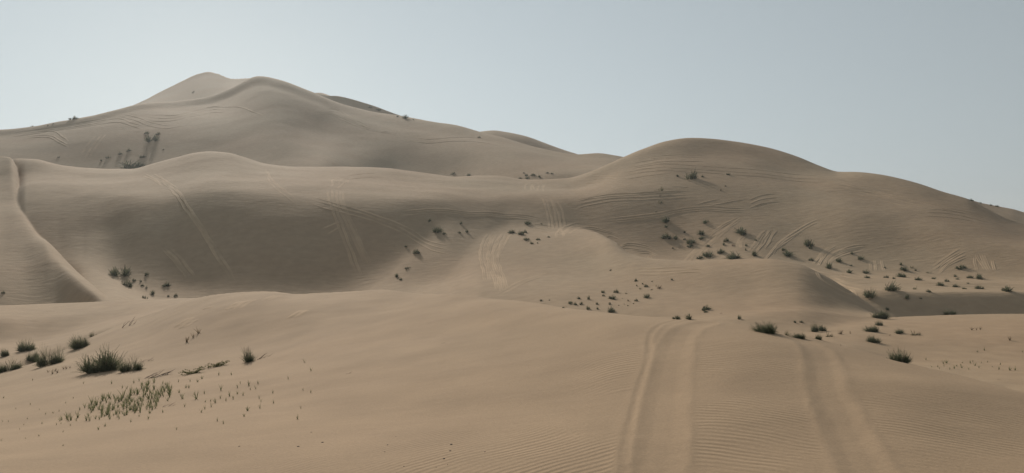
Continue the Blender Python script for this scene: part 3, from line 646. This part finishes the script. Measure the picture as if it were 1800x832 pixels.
twigs(283, 661, 54, 0, 'flat mat of dead grey twigs on the slope above the seedling patch', 0.9)
twigs(464, 629, 32, 2, 'exposed pale roots running out from the lone grey-green bush', 0.4)
twigs(780, 604, 10, 1, 'short dry stick lying on bare sand of the near dune', 0.4)
twigs(614, 657, 12, 1, 'thin dry stick on the bare slope beyond the last seedlings', 0.3)
twigs(298, 714, 26, 1, 'single yellowish fallen stalk below the seedling patch', 0.4)
twigs(170, 698, 8, 1, 'tiny dark twig above the seedling patch', 0.5)
twigs(338, 657, 38, 0, 'yellow-green creeping plant with small leaves on the near slope', 0.6, 'creeping_plant', CREEP[0], 1.3)
twigs(379, 645, 42, 0, 'olive creeping plant trailing between the yellow-green creeper and the lone bush', 0.5, 'creeping_plant', CREEP[1], 1.0)
one(k2, 778, 400, 105, 125, 'lone grey-green upright bush with pale roots at its foot', 'upright')
for x, y, w, h in ((325, 255, 70, 60), (372, 222, 34, 50), (412, 192, 30, 65)):
    tuft(250 + x / 4.16, 540 + y / 4.16, w / 4.16, h / 4.16, 'dry brown grass tuft in a row of three on the upper slope', 'three dry tufts', True)
for x, y, h in ((440, 700, 40), (480, 715, 55), (525, 705, 55), (505, 690, 45), (580, 672, 40), (605, 670, 45), (640, 662, 35)):
    tuft(x / 5.2, 520 + y / 5.2, 8, h / 5.2, 'short straw coloured tuft below the tall dark shrub on the sand edge', 'straw tufts below the sand edge', True)
S1 = [(295,670),(310,730),(320,590),(340,590),(270,625),(397,672),(380,640),(455,632),(405,548),(350,545),(265,548),(437,525),(575,610),(560,497),(652,497),(572,667),(612,685),(640,650),(665,672),(695,635),(738,645),(695,590),(717,560),(780,573),(847,562),(830,597),(790,605),(500,690),(535,700),(505,730),(457,745),(432,770),(462,695),(770,758),(860,740),(868,692),(855,672),(960,703),(955,630),(745,800),(1160,742),(1135,820),(1067,527),(1177,610),(1232,627),(1187,405),(1235,465),(150,770),(45,820),(50,775)]
big = {(575,610):55,(780,573):50,(770,758):50,(860,740):50,(1135,820):45,(738,645):48,(535,700):50,(505,730):48,(397,672):75,(295,670):75,(640,650):48}
for p in S1: tuft(250 + p[0] / 4.16, 540 + p[1] / 4.16, 8, big.get(p, 34) / 4.16, 'thin grass seedling standing apart on bare sand uphill of the dense patch', 'scattered seedlings on the near slope')
S2 = [(28,260),(210,420),(180,465),(320,455),(348,385),(450,362),(405,375),(65,440),(20,440),(430,465),(465,455),(535,470),(480,520),(750,500),(800,475),(907,420),(997,443),(1060,400),(1130,418),(1143,375),(1345,500),(1700,455),(1655,435),(195,570),(297,550),(480,625),(10,585),(150,500),(930,185),(965,190),(1020,145),(1060,130),(1080,160),(635,150),(250,125),(850,150),(300,350),(120,345),(230,310),(500,300),(560,262)]
for x, y in S2: tuft(x / 4.333, 640 + y / 4.333, 7, (22 if x < 600 else 36) / 4.333, 'small sprout growing apart on the sand round the dense seedling patch', 'sprouts round the seedling patch')
poly = [(440,445),(560,370),(700,300),(860,232),(1000,212),(1120,155),(1200,130),(1330,170),(1320,225),(1265,300),(1190,345),(1050,375),(950,400),(760,435),(600,435)]
def inside(x, y):
    c = False; j = len(poly) - 1
    for i in range(len(poly)):
        if (poly[i][1] > y) != (poly[j][1] > y) and x < (poly[j][0] - poly[i][0]) * (y - poly[i][1]) / (poly[j][1] - poly[i][1]) + poly[i][0]: c = not c
        j = i
    return c
rp_ = random.Random(77); got = []; tries = 0
while len(got) < 150 and tries < 9000:
    tries += 1; x, y = rp_.uniform(430, 1340), rp_.uniform(125, 450)
    dens = 0.25 + 0.75 * (noise2(np.array([x / 110.]), np.array([y / 70.]))[0] > -0.12)
    if inside(x, y) and rp_.random() < dens and all((x - a) ** 2 + ((y - b) * 1.6) ** 2 > 300 for a, b in got): got.append((x, y))
for x, y in got: tuft(x / 4.333, 640 + y / 4.333, 9, rp_.uniform(34, 80) / 4.333, 'leafy green seedling crowded in the dense patch on the near slope', 'seedlings of the dense patch')
for x, y, d in ((63,688,9),(380,689,13),(510,667,13),(1202,678,14),(1197,712,11),(1163,755,13),(1383,717,8),(948,795,8),(860,680,9),(845,718,7),(450,612,7),(1183,785,6),(1122,800,6),(905,635,5)):
    M, ww, hh = frame_at(400 + x / 3.058, 560 + y / 3.058, d / 3.058, d / 3.058, 1.0, x)
    put('dung_pellet', PELLETS[int(x) % 3], M, (ww * 1.2, ww, ww * 0.9), 'small dark dung pellet lying on rippled sand of the near dune', 'pellet', 'dung pellets on the near dune')

# sunlit flat beyond the near dune, right
r7 = (1300, 500, 3.6)
one(r7, 155, 305, 165, 85, 'low spreading green shrub at the near dune\'s edge where the flat begins')
one(r7, 475, 300, 62, 72, 'upright shrub, the taller of a touching pair on the sunlit flat')
one(r7, 525, 296, 56, 48, 'rounder lower shrub of the touching pair on the sunlit flat')
one(r7, 305, 322, 50, 44, 'small olive shrub showing over the near dune\'s edge beside the spreading shrub', 'sparse')
one(r7, 375, 342, 84, 46, 'low shrub with half its body hidden by the near dune\'s edge')
one(r7, 500, 350, 46, 45, 'little round dark shrub below the touching pair')
one(r7, 572, 332, 58, 42, 'thin brownish shrub beside the little round one', 'sparse')
one(r7, 637, 316, 48, 46, 'yellowish upright tuft-like shrub beyond the thin brownish one', 'sparse')
one(r7, 833, 300, 98, 52, 'grey-green shrub with a small companion behind it on the flat')
one(r7, 882, 260, 52, 40, 'small shrub just behind the grey-green one on the flat')
one(r7, 850, 368, 92, 52, 'feathery shrub at the brow of the small slope')
one(r7, 1010, 310, 88, 40, 'low flat-topped green shrub on the flat, farther along from the feathery one')
one(r7, 1120, 322, 85, 36, 'dry brown straggly shrub next to the low flat-topped one', 'sparse')
one(r7, 1010, 488, 155, 95, 'large dark bush on bare sand just beyond the near dune\'s edge')
one(r7, 890, 214, 112, 62, 'dense bush on the very crest of the sunlit flat')
one(r7, 1330, 190, 90, 42, 'dim bush in the shaded foot of the slope behind the flat')
for x, y, w, h in ((700,312,30,26),(1470,290,36,34),(1500,289,26,26),(1525,287,20,32),(1710,355,35,46),(950,326,22,18),(640,388,40,14)):
    tuft(1300 + x / 3.6, 500 + y / 3.6, w / 3.6, h / 3.6, 'wispy grass tuft alone on the sunlit flat', 'wispy tufts on the flat', True)
for x, y in ((1215,525),(1180,480),(1265,535),(1295,520),(1330,540),(1360,535),(1290,505),(1405,530),(1410,500),(1450,540),(1460,500),(1490,515),(1530,500),(1515,530),(1570,495),(1600,525),(1650,510),(1505,430),(1550,420),(1710,545),(1745,545),(1790,430),(1255,525),(1310,500),(1400,515),(1375,520),(1475,490),(1640,540)):
    tuft(1300 + x / 3.6, 500 + y / 3.6, 7, random.Random(x).uniform(18, 36) / 3.6, 'small dark sprout in the loose row at the foot of the flat', 'sprouts at the foot of the flat')
twigs(1756, 668, 9, 1, 'short dead stick on pale sand near the foot of the flat', 0.3)

# hollow behind the near dune
shrubs((960, 480, 4.737), [(143,292,30,15),(205,255,45,30),(243,265,30,28),(292,262,35,28),(268,215,38,24),(350,302,38,40),(353,220,30,38),(425,262,30,25),(428,302,22,28),(475,165,38,28),(475,192,28,20),(530,262,28,22),(560,215,75,42),(582,165,52,42),(635,215,10,14,'sparse'),(665,175,25,32,'sparse'),(685,235,25,30,'sparse'),(650,262,12,16,'sparse'),(680,275,14,12),(605,272,10,10),(728,258,12,12),(750,235,38,28),(745,68,40,24),(755,110,16,18),(785,135,35,24,'sparse'),(803,95,16,18),(830,115,40,30),(915,112,14,25,'sparse'),(940,130,55,45,'sparse'),(878,142,22,8),(883,72,18,6),(1047,60,26,20)],
       'shrub of the scattered colony on the hump behind the near dune', 'shrub colony on the hump')
shrub(960 + 543 / 4.737, 480 + 327 / 4.737, 15, 13.5, 'darkest bush of the hump colony, standing against the near dune\'s edge')
shrub(960 + 835 / 4.737, 480 + 207 / 4.737, 13, 10, 'lone dark bush on the downhill rim of the hump colony')
shrub(960 + 1093 / 4.737, 480 + 384 / 4.737, 17, 7, 'flat dark shrub peeping over the crest where the wheel ruts cross')
shrub(960 + 1188 / 4.737, 480 + 386 / 4.737, 16, 11, 'round grey shrub beside the flat one at the crest above the wheel ruts')
shrub(960 + 1340 / 4.737, 480 + 307 / 4.737, 20, 9.5, 'wide low bush on the slope beyond the ruts, with a small one at its foot')
shrub(960 + 1328 / 4.737, 480 + 328 / 4.737, 8.5, 4.5, 'tiny shrub at the foot of the wide low bush')
shrub(960 + 1610 / 4.737, 480 + 385 / 4.737, 8, 9.5, 'little upright shrub alone on the smooth lower slope')
shrubs(r7, [(350,243,22,20),(390,241,32,16)], 'shrub on the toe of the smooth slope behind the flat', 'two shrubs at the toe of the slope')
twigs(960 + 1460 / 4.737, 480 + 340 / 4.737, 9, 1, 'pair of bare sticks poking out of the smooth lower slope', 0.6, zs=1.5)

# bowl and the long shaded face
shrubs(c7, [(445,187,50,22),(525,187,15,8),(435,285,45,18),(463,307,28,16),(508,283,32,16),(503,304,16,6),(570,268,22,7)], 'shrub near the lip of the sunlit bowl', 'low shrubs by the bowl lip')
shrubs(c7, [(345,242,52,28),(400,252,52,30),(428,240,24,24)], 'shrub of the touching clump between fanned tyre tracks and the saddle', 'clump on the bowl lip')
shrubs(c7, [(35,187,25,18),(68,237,25,22),(25,243,25,16)], 'shrub with a long shadow, of three at the upper side of the bowl', 'three shrubs above the bowl')
shrubs(c7, [(948,470,18,8),(525,655,26,12),(575,652,14,5)], 'dark plant alone on the sunlit bowl floor', 'plants on the bowl floor')
shrub(400 + 1100 / 2.971, 280 + 380 / 2.971, 22, 11, 'largest bush on the shaded face above the bowl, with a long shadow')
shrub(400 + 985 / 2.971, 280 + 492 / 2.971, 14.5, 10, 'single dark bush lower on the shaded face, casting a long shadow')
shrubs(c6, [(1055,325,22,18),(1130,392,20,16),(930,458,18,14),(940,572,30,12),(883,615,26,24),(905,630,19,15)], 'shrub on the shaded face beside the bowl', 'small shrubs on the shaded face')
shrub(635 / 2.971, 260 + 668 / 2.971, 37, 19, 'long dark bush on the lit edge at the foot of the sharp ridge')
shrub(665 / 2.971, 260 + 722 / 2.971, 19, 14, 'bush just below the long dark one at the foot of the sharp ridge')
shrubs(c5, [(700,697,22,20),(768,664,28,18),(745,722,20,16),(755,787,24,20),(795,767,30,30),(870,722,44,25),(880,777,14,12),(918,777,22,20),(735,700,12,14),(765,735,12,20)], 'shrub scattered where the shaded face meets the sharp ridge', 'shrubs at the foot of the ridge')
shrubs(c5, [(20,760,24,18)], 'single small shrub on the plain slope outside the sharp ridge', None)

# right-hand dune
shrub(1000 + 690 / 3.2, 220 + 303 / 3.2, 23, 17, 'round green bush high on the rounded dune, casting a slanting shadow')
shrubs(c3, [(612,290,22,16),(752,292,22,14),(897,280,28,12),(880,345,12,8),(855,368,9,8)], 'plant high on the rounded dune around the round green bush', 'small plants high on the rounded dune')
shrubs(c3, [(517,370,35,36,'sparse'),(515,400,18,14,'sparse'),(515,440,36,20,'sparse'),(490,490,16,12,'sparse')], 'faint plant in the straight string running up the rounded dune', 'string of thin plants')
RD = [(545,545,60,42),(548,575,25,20),(545,635,65,35),(600,640,40,22),(648,605,18,16),(650,645,20,14),(770,552,38,26),(742,615,55,28),(745,640,40,20),(690,665,65,32),(685,685,40,16),(585,695,14,10),(778,682,32,14),(885,655,40,30),(870,675,25,16),(925,680,20,30,'sparse'),(855,720,55,35),(785,738,80,35),(740,752,45,22),(970,610,85,38),(1050,650,14,16),(998,680,16,20),(995,705,16,14),(1045,735,45,35)]
shrubs(c3, RD, 'shrub of the crowded group low on the rounded dune beside the straight tracks', 'crowded shrubs low on the rounded dune')
shrub(1000 + 925 / 3.2, 220 + 752 / 3.2, 31, 15, 'widest dark bush at the very foot of the rounded dune, cut by the sand hump')
shrubs(c3, [(1345,680,60,50),(1355,694,25,15),(1230,735,80,38),(1210,705,30,22),(1362,762,35,22),(1465,805,60,38),(1520,770,45,28)], 'shrub of the loose stretch at the rounded dune\'s foot before the long row', 'shrubs in the middle of the dune foot')
shrubs(c4, [(368,705,30,22),(430,742,48,32),(365,785,25,12),(350,832,50,30),(468,834,55,30),(587,800,18,16),(695,778,30,20),(715,814,65,32),(765,800,35,20,'sparse'),(790,817,16,16),(1100,805,75,32),(880,832,40,20,'sparse')], 'shrub of the long uneven row along the foot of the far right slope', 'long row at the dune foot')
shrubs(c8, [(895,246,35,16),(992,246,30,18),(1030,251,20,12),(1065,242,55,22),(1148,257,42,22),(1225,252,25,14),(1285,264,25,18),(1328,240,20,14),(1342,254,20,12),(1400,247,35,20),(1447,250,55,28)], 'shrub of the long uneven row along the foot of the far right slope', 'long row at the dune foot')
shrubs(c8, [(1255,284,45,12),(1330,290,40,10),(1390,274,14,8),(1370,300,24,10),(1130,302,32,26,'sparse'),(1195,314,30,16),(1160,347,16,8),(1095,344,40,8),(998,402,22,16)], 'low plant along the brow of the shaded bank', 'plants on the bank brow')
shrub(1200 + 1020 / 2.773, 400 + 308 / 2.773, 31, 19, 'biggest round bush, on the brow of the shaded bank with a broad shadow')
shrub(1200 + 915 / 2.773, 400 + 338 / 2.773, 27, 17, 'dark bush on the shaded bank next to the biggest round bush')
shrub(1200 + 1438 / 2.773, 400 + 299 / 2.773, 17, 7.5, 'low dark shrub on the bank brow, the nearer to the track line')
shrub(1200 + 1580 / 2.773, 400 + 312 / 2.773, 25, 11.5, 'stretched dark shrub sloping down the end of the bank brow')
shrubs(c4, [(1158,350,34,14),(1222,369,20,12),(1292,384,24,12),(1333,392,30,12)], 'shrub against the sky on the farthest right crest', 'shrubs on the right skyline')

# great far dune
shrub(690 / 2.971, 100 + 582 / 2.971, 40, 15, 'broad dark thicket in the hollow at the foot of the great dune')
shrub(790 / 2.971, 100 + 442 / 2.971, 24, 14, 'dark clump on the great dune under the curved tracks, with two small ones on top')
shrubs(c1, [(765,402,30,14),(825,407,28,16),(675,494,26,18),(630,510,24,18),(565,530,25,16),(530,544,14,12),(742,527,38,20),(308,527,14,10),(853,487,9,7)], 'shrub on the lower flank of the great dune around the thicket', 'shrubs round the thicket')
shrubs(c1, [(1010,187,13,9),(390,327,45,12),(278,352,12,7),(168,364,14,7),(250,361,8,9)], 'speck-like plant near the skyline of the great dune', 'plants near the skyline')
shrubs(c2, [(448,265,26,9),(490,280,30,10),(590,314,14,10),(630,322,45,22),(672,330,10,8),(1018,422,20,9)], 'dark shrub high on the falling ridge of the great dune', 'shrubs on the falling ridge')
shrubs(c2, [(880,614,28,10),(962,622,32,12)], 'pale shrub behind the long smooth crest', 'two shrubs behind the crest')
shrubs(c2, [(1230,637,24,10),(1265,622,20,14),(1298,620,30,14),(1268,637,28,9),(1330,630,18,20),(1372,609,20,10),(1398,612,20,7),(1250,609,12,8)], 'brown shrub in the cluster in the saddle between the two big dunes', 'cluster in the saddle')
# ------------------------------------------------------------------ haze: dusty air round the whole place
def haze_box(density):
    x, y0, y1, z0, z1 = 2800, -2800, 2800, -40, 126
    v = [(sx * x, yy, zz) for zz in (z0, z1) for yy in (y0, y1) for sx in (-1, 1)]
    f = [(0, 2, 3, 1), (4, 5, 7, 6), (0, 1, 5, 4), (2, 6, 7, 3), (0, 4, 6, 2), (1, 3, 7, 5)]
    me = bpy.data.meshes.new('haze'); me.from_pydata(v, [], f); me.update()
    m = bpy.data.materials.new('haze_air'); m.use_nodes = True; t = m.node_tree
    for n in list(t.nodes):
        if n.type != 'OUTPUT_MATERIAL': t.nodes.remove(n)
    pv = t.nodes.new('ShaderNodeVolumePrincipled'); pv.inputs['Density'].default_value = density
    pv.inputs['Color'].default_value = (0.86, 0.90, 0.92, 1); pv.inputs['Anisotropy'].default_value = 0.3
    t.links.new(pv.outputs[0], t.nodes['Material Output'].inputs['Volume'])
    me.materials.append(m)
    o = bpy.data.objects.new('haze', me); C.objects.link(o); o['kind'] = 'stuff'
    o['label'] = 'thin pale dust haze hanging in the air over the dunes'; o['category'] = 'haze'
haze_box(0.00036)
